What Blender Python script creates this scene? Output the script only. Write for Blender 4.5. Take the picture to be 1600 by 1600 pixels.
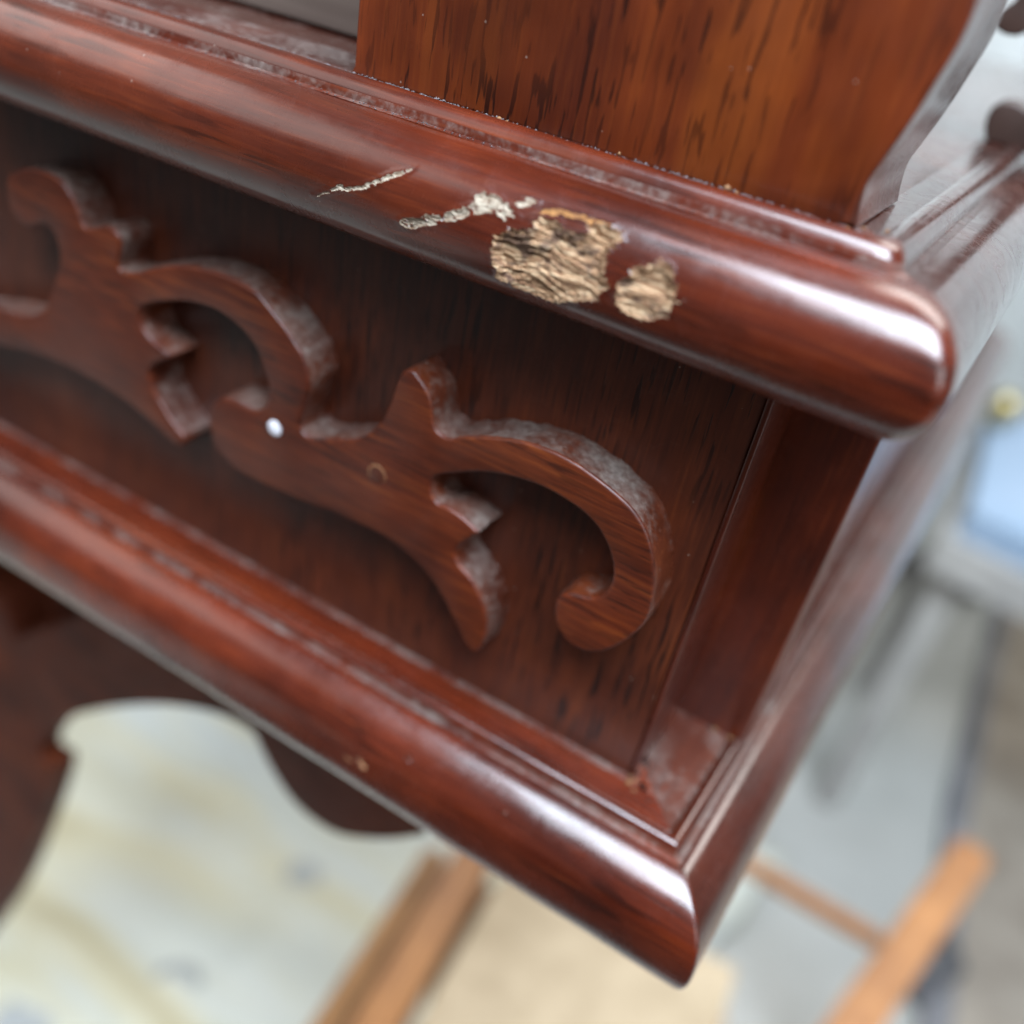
import bpy, bmesh, math, random
import numpy as np
from mathutils import Vector, Matrix
from mathutils.geometry import delaunay_2d_cdt

random.seed(7)
rng = np.random.default_rng(7)
S = 0.0006                      # one drawing unit of the cabinet corner is 0.6 mm
for o in list(bpy.data.objects):
    bpy.data.objects.remove(o)
scene = bpy.context.scene
COL = scene.collection

# ------------------------------------------------------------------ camera
CAM_POS = (0.017622543, -0.114344357, 0.124995753)
CAM_R = ((0.8510192179695117, 0.49699494872602884, 0.16959455058277287),
         (0.40667076410093655, -0.41939778826087903, -0.8116183738848224),
         (-0.33224265269847747, 0.7596719793059994, -0.5590288933366361))
cam = bpy.data.cameras.new("camera")
camo = bpy.data.objects.new("camera", cam)
COL.objects.link(camo)
r0, r1, r2 = (Vector(v) for v in CAM_R)
m = Matrix((r0, -r1, -r2)).transposed().to_4x4()
m.translation = Vector(CAM_POS)
camo.matrix_world = m
cam.sensor_width = 36.0
cam.lens = 36.0 * 1440.485 / 1600.0
cam.clip_start = 0.005
cam.clip_end = 60.0
cam.dof.use_dof = True
cam.dof.focus_distance = 207 * S
cam.dof.aperture_fstop = 6.8
scene.camera = camo

# ------------------------------------------------------------------ light
world = bpy.data.worlds.new("World")
scene.world = world
world.use_nodes = True
bg = world.node_tree.nodes["Background"]
bg.inputs[0].default_value = (0.88, 0.92, 1.0, 1)
bg.inputs[1].default_value = 0.15

def area(name, loc, target, sx, sy, power, col):
    l = bpy.data.lights.new(name, 'AREA')
    l.shape = 'RECTANGLE'; l.size = sx; l.size_y = sy; l.energy = power; l.color = col
    o = bpy.data.objects.new(name, l); COL.objects.link(o)
    o.location = loc
    o.rotation_euler = (Vector(target) - Vector(loc)).to_track_quat('-Z', 'Y').to_euler()
    return o

area("skylight", (0.28, -0.40, 1.22), (0.08, -0.03, 0.0), 1.10, 0.80, 72, (0.76, 0.87, 1.0))
area("pale_ceiling_light", (-1.40, -0.33, 1.12), (-0.4, -0.02, 0.0), 1.9, 0.8, 9, (1.0, 0.93, 0.90))
area("window_light", (1.6, -0.75, 0.75), (0.0, 0.0, 0.03), 0.8, 0.8, 9, (0.93, 0.96, 1.0))
area("rear_fill_light", (0.2, 2.0, 2.3), (0.1, 1.6, 0.0), 2.4, 1.4, 76, (1.0, 0.985, 0.95))  # added fill lamp, brightens the floor, table and sheet behind the cabinet

scene.view_settings.view_transform = 'Standard'
scene.view_settings.look = 'None'
scene.view_settings.exposure = 0.0
scene.view_settings.gamma = 1.0
scene.render.engine = 'CYCLES'
scene.cycles.use_denoising = True
scene.cycles.max_bounces = 6
scene.cycles.caustics_reflective = False
scene.cycles.caustics_refractive = False

# ------------------------------------------------------------------ traced outlines (drawing units, on the planes they lie in)
FRET = [(-65.56, 91.99), (-60.25, 94.34), (-54.98, 96.19), (-49.12, 97.78), (-43.88, 98.44), (-39.26, 98.51), (-33.9, 97.94), (-29.11, 96.8), (-24.28, 95.37), (-19.33, 93.34), (-15.4, 90.46), (-12.56, 87.0), (-10.16, 82.52), (-8.5, 77.54), (-7.41, 72.11), (-7.03, 66.11), (-8.06, 61.5), (-10.58, 55.86), (-14.07, 50.75), (-18.15, 47.33), (-22.89, 46.09), (-26.86, 47.52), (-29.81, 50.87), (-31.14, 55.13), (-30.84, 58.6), (-28.66, 61.48), (-25.4, 62.55), (-22.18, 63.6), (-19.74, 66.19), (-18.59, 69.59), (-18.7, 73.38), (-20.07, 77.15), (-22.52, 81.03), (-25.99, 84.33), (-30.46, 86.38), (-35.4, 87.5), (-40.23, 88.0), (-44.99, 87.85), (-50.4, 87.06), (-55.79, 85.6), (-61.18, 83.43), (-66.61, 80.51), (-70.77, 78.18), (-73.11, 75.93), (-73.3, 73.55), (-72.37, 70.9), (-70.54, 69.06), (-67.08, 69.21), (-62.36, 68.44), (-58.31, 66.96), (-57.01, 66.05), (-58.56, 64.05), (-61.07, 60.71), (-62.55, 57.88), (-62.53, 55.4), (-61.01, 53.3), (-57.97, 51.59), (-55.29, 49.69), (-52.82, 46.8), (-50.54, 42.88), (-49.31, 38.28), (-49.13, 32.94), (-50.2, 27.62), (-52.05, 26.46), (-54.34, 27.86), (-57.43, 31.55), (-60.49, 35.22), (-64.04, 39.46), (-68.8, 43.84), (-74.2, 46.96), (-80.28, 48.87), (-86.32, 49.98), (-92.29, 49.89), (-98.32, 49.39), (-104.49, 49.29), (-108.91, 48.46), (-114.92, 47.8), (-121.04, 47.12), (-130.56, 46.48), (-140.07, 46.41), (-146.08, 48.06), (-150.79, 51.48), (-152.28, 56.75), (-152.71, 61.7), (-150.56, 66.33), (-146.72, 69.44), (-141.46, 70.35), (-137.74, 70.0), (-134.07, 70.49), (-130.99, 73.47), (-129.9, 77.25), (-130.0, 80.88), (-131.75, 84.8), (-133.72, 88.97), (-136.82, 92.07), (-140.84, 94.24), (-145.34, 95.47), (-150.11, 96.24), (-155.7, 95.6), (-162.15, 94.29), (-168.81, 91.94), (-174.89, 89.2), (-179.01, 86.54), (-180.28, 83.85), (-180.19, 81.62), (-179.03, 79.35), (-176.76, 77.48), (-173.12, 76.13), (-169.75, 75.1), (-169.01, 74.12), (-170.98, 72.08), (-174.61, 69.58), (-176.99, 66.47), (-177.13, 64.43), (-176.27, 61.0), (-174.8, 58.24), (-171.96, 55.11), (-169.08, 52.43), (-166.16, 50.22), (-163.76, 48.72), (-163.58, 46.45), (-165.6, 44.36), (-168.39, 44.06), (-175.54, 46.59), (-184.99, 49.6), (-198.99, 51.97), (-213.59, 52.43), (-231.19, 50.98), (-250.13, 46.84), (-275.57, 40.43), (-299.24, 33.62), (-294.99, 47.75), (-272.09, 53.91), (-247.05, 61.42), (-239.82, 62.41), (-232.18, 64.71), (-224.61, 69.44), (-221.44, 74.06), (-218.59, 78.91), (-216.11, 83.54), (-214.69, 87.12), (-213.5, 91.18), (-213.85, 94.48), (-215.14, 97.05), (-217.38, 98.91), (-220.83, 98.63), (-224.24, 97.19), (-227.38, 95.82), (-230.86, 95.95), (-233.86, 98.63), (-234.97, 101.85), (-235.28, 106.03), (-233.51, 109.03), (-230.11, 111.68), (-225.48, 113.71), (-219.66, 115.15), (-214.65, 115.63), (-210.7, 114.91), (-207.47, 113.08), (-205.36, 110.92), (-203.61, 108.08), (-202.4, 105.05), (-200.97, 103.59), (-197.66, 104.43), (-192.61, 106.93), (-189.99, 106.99), (-187.73, 106.19), (-186.59, 104.67), (-186.58, 102.02), (-187.39, 99.08), (-188.17, 96.5), (-187.0, 94.93), (-181.64, 96.14), (-175.21, 99.45), (-168.21, 102.72), (-161.71, 105.06), (-155.41, 106.22), (-149.95, 107.13), (-144.35, 107.56), (-138.85, 107.07), (-134.52, 106.21), (-131.1, 104.13), (-127.67, 101.87), (-124.23, 99.61), (-121.21, 96.81), (-118.42, 94.48), (-116.68, 91.14), (-115.53, 86.75), (-115.94, 82.22), (-117.07, 77.91), (-118.01, 74.0), (-117.39, 71.14), (-114.54, 70.08), (-110.45, 71.16), (-103.06, 74.45), (-96.77, 78.01), (-91.75, 83.96), (-89.3, 90.1), (-87.74, 96.4), (-87.06, 100.12), (-85.5, 102.64), (-83.01, 103.43), (-80.17, 101.53), (-77.63, 99.17), (-76.32, 96.28), (-75.32, 92.51), (-74.09, 90.21), (-71.75, 89.46), (-69.2, 89.73)]
PIN = (-126.97, 67.79)
DOWEL = (-90.32, 68.94)
PED = [(4.29, 164.57), (3.69, 167.73), (3.33, 172.47), (4.5, 176.91), (5.86, 181.49), (7.13, 186.56), (8.18, 191.59), (9.01, 195.59), (9.5, 199.2), (9.67, 202.46), (9.57, 204.83)]
APRON = [(-77.04, -128.22), (-92.01, -143.7), (-108.41, -156.79), (-120.75, -163.49), (-132.01, -164.8), (-141.72, -163.26), (-150.5, -158.51), (-159.81, -149.57), (-166.71, -139.89), (-173.1, -131.78), (-189.7, -133.51), (-210.34, -142.12), (-232.36, -155.01), (-256.14, -171.8), (-282.17, -193.14), (-303.89, -213.32), (-323.39, -237.74), (-336.95, -259.8), (-341.81, -274.96), (-335.11, -275.82), (-328.56, -277.34), (-336.6, -306.08), (-358.35, -363.36), (-390.01, -442.92), (-431.28, -532.36), (-521.44, -704.41)]
NOTCH = [(-289.55, -131.24), (-310.39, -149.91), (-330.74, -166.85), (-343.45, -179.39), (-346.12, -169.14), (-349.39, -157.17), (-373.0, -156.99)]
CHIPS = {'big': [(-59.04, 23.32), (-58.36, 25.6), (-57.2, 28.14), (-57.26, 30.14), (-54.11, 30.57), (-49.09, 30.91), (-44.76, 31.16), (-41.05, 30.2), (-37.56, 27.97), (-34.19, 26.81), (-32.62, 24.56), (-32.34, 22.33), (-33.36, 20.6), (-34.18, 18.32), (-34.02, 16.22), (-33.05, 14.04), (-32.79, 12.84), (-35.31, 12.29), (-38.22, 12.15), (-39.68, 13.23), (-39.73, 14.9), (-42.25, 15.72), (-45.18, 15.7), (-46.28, 14.59), (-49.33, 15.02), (-51.11, 16.39), (-51.16, 18.24), (-53.03, 18.45), (-55.84, 19.15), (-58.3, 21.22)], 'small': [(-30.44, 23.0), (-30.29, 21.65), (-29.09, 20.23), (-29.09, 18.71), (-27.39, 17.39), (-25.99, 17.44), (-25.17, 16.16), (-23.42, 15.21), (-21.57, 15.73), (-19.77, 17.66), (-19.06, 19.92), (-19.22, 22.52), (-20.41, 25.07), (-22.18, 26.98), (-24.92, 27.35), (-27.81, 27.01), (-29.63, 25.14)], 'scr1': [(-82.43, 25.66), (-80.82, 24.31), (-77.26, 23.11), (-75.5, 21.88), (-73.61, 21.48), (-71.13, 20.95), (-70.99, 20.27), (-69.06, 19.17), (-66.4, 17.58), (-65.27, 16.44), (-65.97, 15.28), (-64.6, 14.46), (-63.84, 13.47), (-62.44, 13.77), (-60.73, 13.45), (-59.1, 14.25), (-57.03, 14.71), (-55.94, 15.75), (-54.55, 16.12), (-54.48, 17.01), (-56.07, 16.86), (-57.26, 16.96), (-56.95, 18.6), (-58.18, 17.76), (-59.65, 17.15), (-61.84, 17.97), (-65.09, 19.58), (-68.42, 21.37), (-70.76, 22.46), (-73.18, 23.63), (-75.7, 24.87), (-78.3, 26.26), (-80.34, 26.57), (-81.72, 26.3)], 'scr2': [(-56.74, 14.06), (-55.16, 12.96), (-55.1, 11.92), (-53.63, 11.84), (-51.9, 12.28), (-52.84, 13.36), (-54.68, 14.52), (-55.81, 14.72)], 'scr3': [(-106.12, 27.24), (-103.06, 25.55), (-100.9, 24.05), (-98.23, 22.05), (-96.41, 22.21), (-93.41, 21.25), (-89.82, 18.97), (-86.0, 16.24), (-83.84, 15.03), (-81.06, 13.89), (-82.78, 15.86), (-85.47, 17.58), (-88.89, 19.8), (-91.9, 21.75), (-95.91, 23.29), (-98.74, 23.71), (-101.59, 25.41), (-104.22, 26.9)], 'yel': [(-51.27, 14.71), (-50.16, 13.33), (-48.06, 12.21), (-45.18, 12.1), (-41.86, 11.77), (-38.43, 11.75), (-35.56, 11.79), (-35.89, 12.26), (-39.14, 12.59), (-39.68, 13.23), (-42.43, 12.91), (-45.72, 13.34), (-48.86, 14.15)]}
UPN = [(12.0, 161.0), (15, 160.9), (18, 160.2), (21, 158.7), (23.6, 156.2), (25.6, 152.8), (26.7, 148.5), (26.8, 145), (26.2, 141.5), (24.6, 138.2), (22, 135.6), (18.5, 134.0)]

W = 24.0          # corner post width
T = 35.0          # thickness of the frieze panel and of the gallery panel
E_ = 17.8         # mitre offset: x = W + d - E_
SA = math.tan(0.052)
DEPTH = 560.0

# ------------------------------------------------------------------ material helpers
def newmat(name):
    mt = bpy.data.materials.new(name); mt.use_nodes = True
    nt = mt.node_tree
    return mt, nt, nt.nodes["Principled BSDF"]

def N(nt, t, **kw):
    n = nt.nodes.new(t)
    for k, v in kw.items():
        setattr(n, k, v)
    return n

def ramp(nt, fac, stops):
    r = N(nt, "ShaderNodeValToRGB")
    el = r.color_ramp.elements
    while len(el) < len(stops):
        el.new(0.5)
    for e, (p, c) in zip(el, stops):
        e.position = p
        e.color = (*c, 1) if len(c) == 3 else c
    nt.links.new(fac, r.inputs[0])
    return r.outputs[0]

def noise(nt, vec, scale, detail=4.0, rough=0.55, dist=0.0):
    n = N(nt, "ShaderNodeTexNoise")
    n.inputs["Scale"].default_value = scale
    n.inputs["Detail"].default_value = detail
    n.inputs["Roughness"].default_value = rough
    n.inputs["Distortion"].default_value = dist
    nt.links.new(vec, n.inputs["Vector"])
    return n.outputs["Fac"]

def mapped(nt, scale, rot=(0, 0, 0), loc=(0, 0, 0)):
    tc = N(nt, "ShaderNodeTexCoord")
    mp = N(nt, "ShaderNodeMapping")
    mp.inputs["Scale"].default_value = scale
    mp.inputs["Rotation"].default_value = rot
    mp.inputs["Location"].default_value = loc
    nt.links.new(tc.outputs["Object"], mp.inputs["Vector"])
    return mp.outputs[0]

def mix(nt, fac, a, b, mode='MIX'):
    n = N(nt, "ShaderNodeMix", data_type='RGBA', blend_type=mode)
    if isinstance(fac, (int, float)):
        n.inputs[0].default_value = fac
    else:
        nt.links.new(fac, n.inputs[0])
    for i, v in ((6, a), (7, b)):
        if isinstance(v, tuple):
            n.inputs[i].default_value = (*v, 1)
        else:
            nt.links.new(v, n.inputs[i])
    return n.outputs[2]

def mth(nt, op, a, b=0.0, clamp=False):
    n = N(nt, "ShaderNodeMath", operation=op, use_clamp=clamp)
    for i, v in ((0, a), (1, b)):
        if isinstance(v, (int, float)):
            n.inputs[i].default_value = v
        else:
            nt.links.new(v, n.inputs[i])
    return n.outputs[0]

def wood(name, axis, dark, mid, light, rough=0.3, coat=0.35, pores=0.7, tilt=0.0, dust=0.0, spec=0.5,
         seed=0.0, fig=1.0, pa=115, pc=1250, pt=0.585, up=0.0, fw=0.55):
    """Lacquered mahogany with its grain along one axis."""
    mt, nt, p = newmat(name)
    ax = "xyz".index(axis)
    rot = [0, 0, 0]
    rot[1 if axis != 'y' else 2] = tilt
    def sc(al, ac):
        v = [ac] * 3; v[ax] = al; return v
    loc = (seed, seed * 1.7, seed * 2.3)
    broad = noise(nt, mapped(nt, sc(14, 70), rot, loc), 1.0, 3, 0.5, 0.6)
    fibre = noise(nt, mapped(nt, sc(75, 1500), rot, loc), 1.0, 4, 0.6, 0.2)
    cloud = noise(nt, mapped(nt, (42, 42, 42), (0, 0, 0), loc), 1.0, 3, 0.5)
    c = ramp(nt, broad, [(0.28, dark), (0.52, mid), (0.80, light)])
    c2 = ramp(nt, fibre, [(0.25, dark), (0.55, mid), (0.8, light)])
    c = mix(nt, fw, c, c2)
    cl = ramp(nt, cloud, [(0.34, (0.55, 0.5, 0.5)), (0.66, (1.30, 1.32, 1.25))])
    c = mix(nt, 0.8 * fig, c, cl, 'MULTIPLY')
    pn = noise(nt, mapped(nt, sc(pa, pc), rot, (loc[0] + 3, loc[1], loc[2])), 1.0, 2, 0.5)
    pm = noise(nt, mapped(nt, sc(30, 60), rot, (loc[0] + 9, loc[1], loc[2])), 1.0, 2, 0.5)
    pf = mth(nt, 'SUBTRACT', pn, pt)
    pf = mth(nt, 'MULTIPLY', pf, 22.0, True)
    pmm = mth(nt, 'MULTIPLY', mth(nt, 'SUBTRACT', pm, 0.36), 4.0, True)
    pf = mth(nt, 'MULTIPLY', pf, pmm, True)
    pf = mth(nt, 'MULTIPLY', pf, pores, True)
    c = mix(nt, pf, c, tuple(v * 0.22 for v in dark))
    bumpsrc = mth(nt, 'SUBTRACT', mth(nt, 'MULTIPLY', fibre, 0.25), mth(nt, 'MULTIPLY', pf, 0.5))
    # sparse pale specks and a film of dust
    vor = N(nt, "ShaderNodeTexVoronoi"); vor.inputs["Scale"].default_value = 420
    nt.links.new(mapped(nt, (1, 1, 1), (0, 0, 0), loc), vor.inputs["Vector"])
    sel = N(nt, "ShaderNodeSeparateColor"); nt.links.new(vor.outputs["Color"], sel.inputs[0])
    sp = mth(nt, 'LESS_THAN', vor.outputs["Distance"], mth(nt, 'MULTIPLY', sel.outputs[1], 0.075))
    sp = mth(nt, 'MULTIPLY', sp, mth(nt, 'GREATER_THAN', sel.outputs[0], 0.72))
    c = mix(nt, mth(nt, 'MULTIPLY', sp, 0.4), c, (0.45, 0.36, 0.30))
    rr = mth(nt, 'ADD', mth(nt, 'MULTIPLY', noise(nt, mapped(nt, (160, 160, 160), (0, 0, 0), loc), 1.0, 4, 0.6), 0.22), rough - 0.11)
    if dust:
        dn = noise(nt, mapped(nt, (900, 900, 900), (0, 0, 0), (loc[0] + 5, 0, 0)), 1.0, 6, 0.7)
        db = noise(nt, mapped(nt, (95, 95, 95), (0, 0, 0), (loc[0] + 2, 0, 0)), 1.0, 3, 0.6)
        df = mth(nt, 'ADD', mth(nt, 'MULTIPLY', mth(nt, 'SUBTRACT', dn, 0.5), 1.5), mth(nt, 'MULTIPLY', mth(nt, 'SUBTRACT', db, 0.5), 2.6))
        df = mth(nt, 'ADD', df, dust)
        if up:
            ge = N(nt, "ShaderNodeNewGeometry"); sx = N(nt, "ShaderNodeSeparateXYZ")
            nt.links.new(ge.outputs["Normal"], sx.inputs[0])
            df = mth(nt, 'ADD', df, mth(nt, 'MULTIPLY', mth(nt, 'MAXIMUM', sx.outputs[2], 0.0), up))
        df = mth(nt, 'MULTIPLY', df, 0.9, True)
        dc = ramp(nt, dn, [(0.3, (0.060, 0.042, 0.034)), (0.7, (0.22, 0.175, 0.15))])
        c = mix(nt, df, c, dc)
        rr = mth(nt, 'ADD', rr, mth(nt, 'MULTIPLY', df, 0.55))
        bumpsrc = mth(nt, 'ADD', bumpsrc, mth(nt, 'MULTIPLY', dn, 0.9))
        p.inputs["Coat Weight"].default_value = coat * (0.25 if dust > 0 else 1.0)
    else:
        p.inputs["Coat Weight"].default_value = coat
    nt.links.new(c, p.inputs["Base Color"])
    nt.links.new(rr, p.inputs["Roughness"])
    smud = noise(nt, mapped(nt, (230, 230, 230), (0.3, 0.2, 0.5), loc), 1.0, 5, 0.65, 1.2)
    hair = noise(nt, mapped(nt, sc(2600, 220), rot, loc), 1.0, 3, 0.6)
    cr_ = mth(nt, 'ADD', mth(nt, 'MULTIPLY', mth(nt, 'SUBTRACT', smud, 0.42), 0.70), 0.16)
    cr_ = mth(nt, 'MAXIMUM', cr_, 0.05)
    nt.links.new(cr_, p.inputs["Coat Roughness"])
    p.inputs["Specular IOR Level"].default_value = spec
    b = N(nt, "ShaderNodeBump")
    b.inputs["Strength"].default_value = 0.55
    b.inputs["Distance"].default_value = 0.00008
    nt.links.new(bumpsrc, b.inputs["Height"])
    nt.links.new(b.outputs[0], p.inputs["Normal"])
    if coat and not dust:
        b2 = N(nt, "ShaderNodeBump")
        b2.inputs["Strength"].default_value = 0.3; b2.inputs["Distance"].default_value = 0.00004
        nt.links.new(mth(nt, 'ADD', fibre, mth(nt, 'MULTIPLY', hair, 0.8)), b2.inputs["Height"]); nt.links.new(b2.outputs[0], p.inputs["Coat Normal"])
    return mt

def plain(name, c1, c2, scale, rough=0.7, bump=0.0, stretch=(1, 1, 1), metal=0.0, rot=(0, 0, 0)):
    mt, nt, p = newmat(name)
    v = mapped(nt, stretch, rot)
    n = noise(nt, v, scale, 5, 0.6)
    nt.links.new(ramp(nt, n, [(0.32, c1), (0.68, c2)]), p.inputs["Base Color"])
    p.inputs["Roughness"].default_value = rough
    p.inputs["Metallic"].default_value = metal
    if bump:
        b = N(nt, "ShaderNodeBump"); b.inputs["Strength"].default_value = bump
        b.inputs["Distance"].default_value = 0.002
        nt.links.new(n, b.inputs["Height"]); nt.links.new(b.outputs[0], p.inputs["Normal"])
    return mt

RED = ((0.027, 0.004, 0.0017), (0.0877, 0.0121, 0.0035), (0.1752, 0.0334, 0.0066))
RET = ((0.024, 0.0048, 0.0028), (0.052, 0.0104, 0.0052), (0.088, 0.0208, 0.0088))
BRN = ((0.0297, 0.0066, 0.0031), (0.0837, 0.0166, 0.0058), (0.1674, 0.0403, 0.0109))
ORG = ((0.0493, 0.0069, 0.0024), (0.1527, 0.0271, 0.0056), (0.3502, 0.0853, 0.0137))
FRT = ((0.031, 0.0044, 0.0016), (0.098, 0.0156, 0.0038), (0.2166, 0.0497, 0.0091))
M = {
    'mould_x': wood("mahogany_moulding", 'x', *RED, rough=0.26, coat=0.6, pores=0.55, seed=1.3, pa=60, pc=800, pt=0.57),
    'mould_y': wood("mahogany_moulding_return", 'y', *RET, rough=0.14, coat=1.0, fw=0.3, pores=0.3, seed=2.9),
    'dusty_x': wood("dusty_moulding_groove", 'x', *RED, rough=0.36, coat=0.3, pores=0.2, dust=0.30, seed=4.1),
    'dusty_y': wood("dusty_moulding_groove_return", 'y', *RET, rough=0.2, coat=0.9, pores=0.2, dust=-0.35, seed=4.6),
    'dusty_corner': wood("dusty_inner_corner", 'y', *RET, rough=0.4, coat=0.2, pores=0.2, dust=0.16, seed=4.9),
    'frieze': wood("mahogany_frieze", 'z', *BRN, rough=0.44, coat=0.12, spec=0.45, pores=0.85, seed=5.2, pa=95, pc=1450, pt=0.57),
    'post': wood("mahogany_post", 'z', *RED, rough=0.36, coat=0.3, pores=0.35, seed=6.4),
    'gallery': wood("mahogany_gallery", 'z', *ORG, rough=0.42, coat=0.08, spec=0.35, pores=1.0, seed=7.7, pa=125, pc=1150, pt=0.56, fig=1.25, fw=0.2),
    'gallery_end': wood("mahogany_gallery_end", 'z', *RED, rough=0.2, coat=0.9, pores=0.2, seed=7.9),
    'lipping': wood("mahogany_lipping", 'z', *RED, rough=0.3, coat=0.3, pores=0.2, seed=3.3),
    'shelf': wood("dusty_shelf_top", 'x', *RET, rough=0.18, coat=0.9, pores=0.1, dust=-0.1, seed=3.7),
    'fret': wood("mahogany_fretwork", 'x', *FRT, rough=0.42, coat=0.12, spec=0.45, pores=0.6, tilt=0.18, seed=8.1, fig=0.8, pa=130, pc=1300, pt=0.55, fw=0.8),
    'fret_side': wood("dusty_fretwork_edge", 'x', *BRN, rough=0.38, coat=0.5, pores=0.0, dust=-0.02, seed=9.3, up=0.46),
    'apron': wood("mahogany_apron", 'x', *BRN, rough=0.6, coat=0.0, spec=0.2, pores=0.2, seed=10.3),
}

def chipmat():
    mt, nt, p = newmat("torn_bare_wood")
    f = noise(nt, mapped(nt, (190, 1900, 1900), (0, 0.10, 0)), 1.0, 6, 0.65, 1.4)
    g = noise(nt, mapped(nt, (330, 420, 420), (0, 0, 0), (4, 0, 0)), 1.0, 3, 0.6, 0.5)
    c = ramp(nt, f, [(0.30, (0.045, 0.020, 0.011)), (0.40, (0.18, 0.085, 0.040)), (0.51, (0.36, 0.205, 0.105)), (0.66, (0.55, 0.42, 0.265))])
    c = mix(nt, ramp(nt, g, [(0.53, (0, 0, 0)), (0.62, (0.85, 0.85, 0.85))]), c, (0.085, 0.042, 0.026))
    nt.links.new(c, p.inputs["Base Color"])
    p.inputs["Roughness"].default_value = 0.8
    b = N(nt, "ShaderNodeBump"); b.inputs["Strength"].default_value = 0.7; b.inputs["Distance"].default_value = 0.00022
    nt.links.new(f, b.inputs["Height"]); nt.links.new(b.outputs[0], p.inputs["Normal"])
    return mt
def scratchmat(name, c1, c2):
    mt, nt, p = newmat(name)
    f = noise(nt, mapped(nt, (700, 1100, 1100)), 1.0, 6, 0.7, 0.6)
    nt.links.new(ramp(nt, f, [(0.34, c1), (0.6, c2)]), p.inputs["Base Color"])
    p.inputs["Roughness"].default_value = 0.8
    b = N(nt, "ShaderNodeBump"); b.inputs["Strength"].default_value = 0.8; b.inputs["Distance"].default_value = 0.0002
    nt.links.new(f, b.inputs["Height"]); nt.links.new(b.outputs[0], p.inputs["Normal"])
    return mt
M['brown'] = plain("dark_brown_stain", (0.028, 0.014, 0.010), (0.055, 0.028, 0.020), 60.0, 0.5)
M['chip'] = chipmat()
M['scratch'] = scratchmat("pale_scratched_wood", (0.13, 0.07, 0.035), (0.40, 0.34, 0.26))
M['nick'] = scratchmat("tan_nick", (0.11, 0.035, 0.012), (0.34, 0.17, 0.075))
M['dent'] = wood("dark_dent", 'x', *BRN, rough=0.35, coat=0.3, pores=0.1, seed=15.0)
M['yellow'] = scratchmat("yellowed_lacquer_edge", (0.10, 0.028, 0.008), (0.36, 0.17, 0.045))

# ------------------------------------------------------------------ mesh helpers
CAB = bpy.data.objects.new("cabinet", None)
COL.objects.link(CAB)
CAB.location = (-0.15, 0.1, -0.75)
CAB['label'] = "dark mahogany cabinet corner with applied scroll fretwork and a chipped cornice"
CAB['category'] = "cabinet"

def link(name, me, parent=None):
    o = bpy.data.objects.new(name, me)
    COL.objects.link(o)
    if parent is not None:
        o.parent = parent
        chain = Vector((0, 0, 0)); q = parent
        while q is not None:
            chain += q.location; q = q.parent
        o.location = -chain            # the vertices are in world metres
    return o

def sharp(me, deg=38):
    bm = bmesh.new(); bm.from_mesh(me)
    lim = math.radians(deg)
    for f in bm.faces: f.smooth = True
    for e in bm.edges:
        e.smooth = not (len(e.link_faces) == 2 and e.calc_face_angle(0) > lim)
    bm.to_mesh(me); bm.free()

def mesh(name, verts, faces, mats, parent=None, slots=None, scale=S, deg=38, doubles=False):
    me = bpy.data.meshes.new(name)
    me.from_pydata([tuple(v) for v in (np.asarray(verts, float) * scale)], [], [tuple(int(i) for i in f) for f in faces])
    for mt in (mats if isinstance(mats, (list, tuple)) else [mats]):
        me.materials.append(mt)
    if slots is not None:
        me.polygons.foreach_set("material_index", np.asarray(slots, dtype=np.int32))
    if doubles:
        bm = bmesh.new(); bm.from_mesh(me)
        bmesh.ops.remove_doubles(bm, verts=bm.verts, dist=1e-7)
        bmesh.ops.recalc_face_normals(bm, faces=bm.faces)
        bm.to_mesh(me); bm.free()
    me.update()
    sharp(me, deg)
    return link(name, me, parent)

def bevel_box(name, lo, hi, mat, parent=None, bev=0.8, scale=S, shear=0.0):
    bm = bmesh.new()
    bmesh.ops.create_cube(bm, size=1.0)
    lo, hi = Vector(lo), Vector(hi)
    for v in bm.verts:
        v.co = Vector(((lo[i] + hi[i]) / 2 + v.co[i] * (hi[i] - lo[i])) for i in range(3))
    bmesh.ops.bevel(bm, geom=bm.edges[:], offset=bev, segments=3, affect='EDGES', profile=0.6)
    for v in bm.verts:
        v.co.x += (v.co.y - lo.y) * shear
        v.co *= scale
    bmesh.ops.recalc_face_normals(bm, faces=bm.faces)
    me = bpy.data.meshes.new(name); bm.to_mesh(me); bm.free()
    me.materials.append(mat); sharp(me)
    return link(name, me, parent)

def catmull(p, n, closed=False):
    p = np.asarray(p, float)
    q = np.vstack([p[-1], p, p[0], p[1]]) if closed else np.vstack([2 * p[0] - p[1], p, 2 * p[-1] - p[-2]])
    o = []
    for i in range(1, len(q) - 2):
        a, b, c, d = q[i - 1:i + 3]
        for t in np.linspace(0, 1, n, endpoint=False):
            o.append(.5 * ((2 * b) + (-a + c) * t + (2 * a - 5 * b + 4 * c - d) * t * t + (-a + 3 * b - 3 * c + d) * t ** 3))
    if not closed:
        o.append(q[-2])
    return np.array(o)

def resample(p, step, closed=False):
    p = np.asarray(p, float)
    if closed: p = np.vstack([p, p[:1]])
    s = np.r_[0, np.cumsum(np.linalg.norm(np.diff(p, axis=0), axis=1))]
    n = max(2, int(round(s[-1] / step)))
    t = np.linspace(0, s[-1], n + 1)
    q = np.c_[np.interp(t, s, p[:, 0]), np.interp(t, s, p[:, 1])]
    return q[:-1] if closed else q

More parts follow.
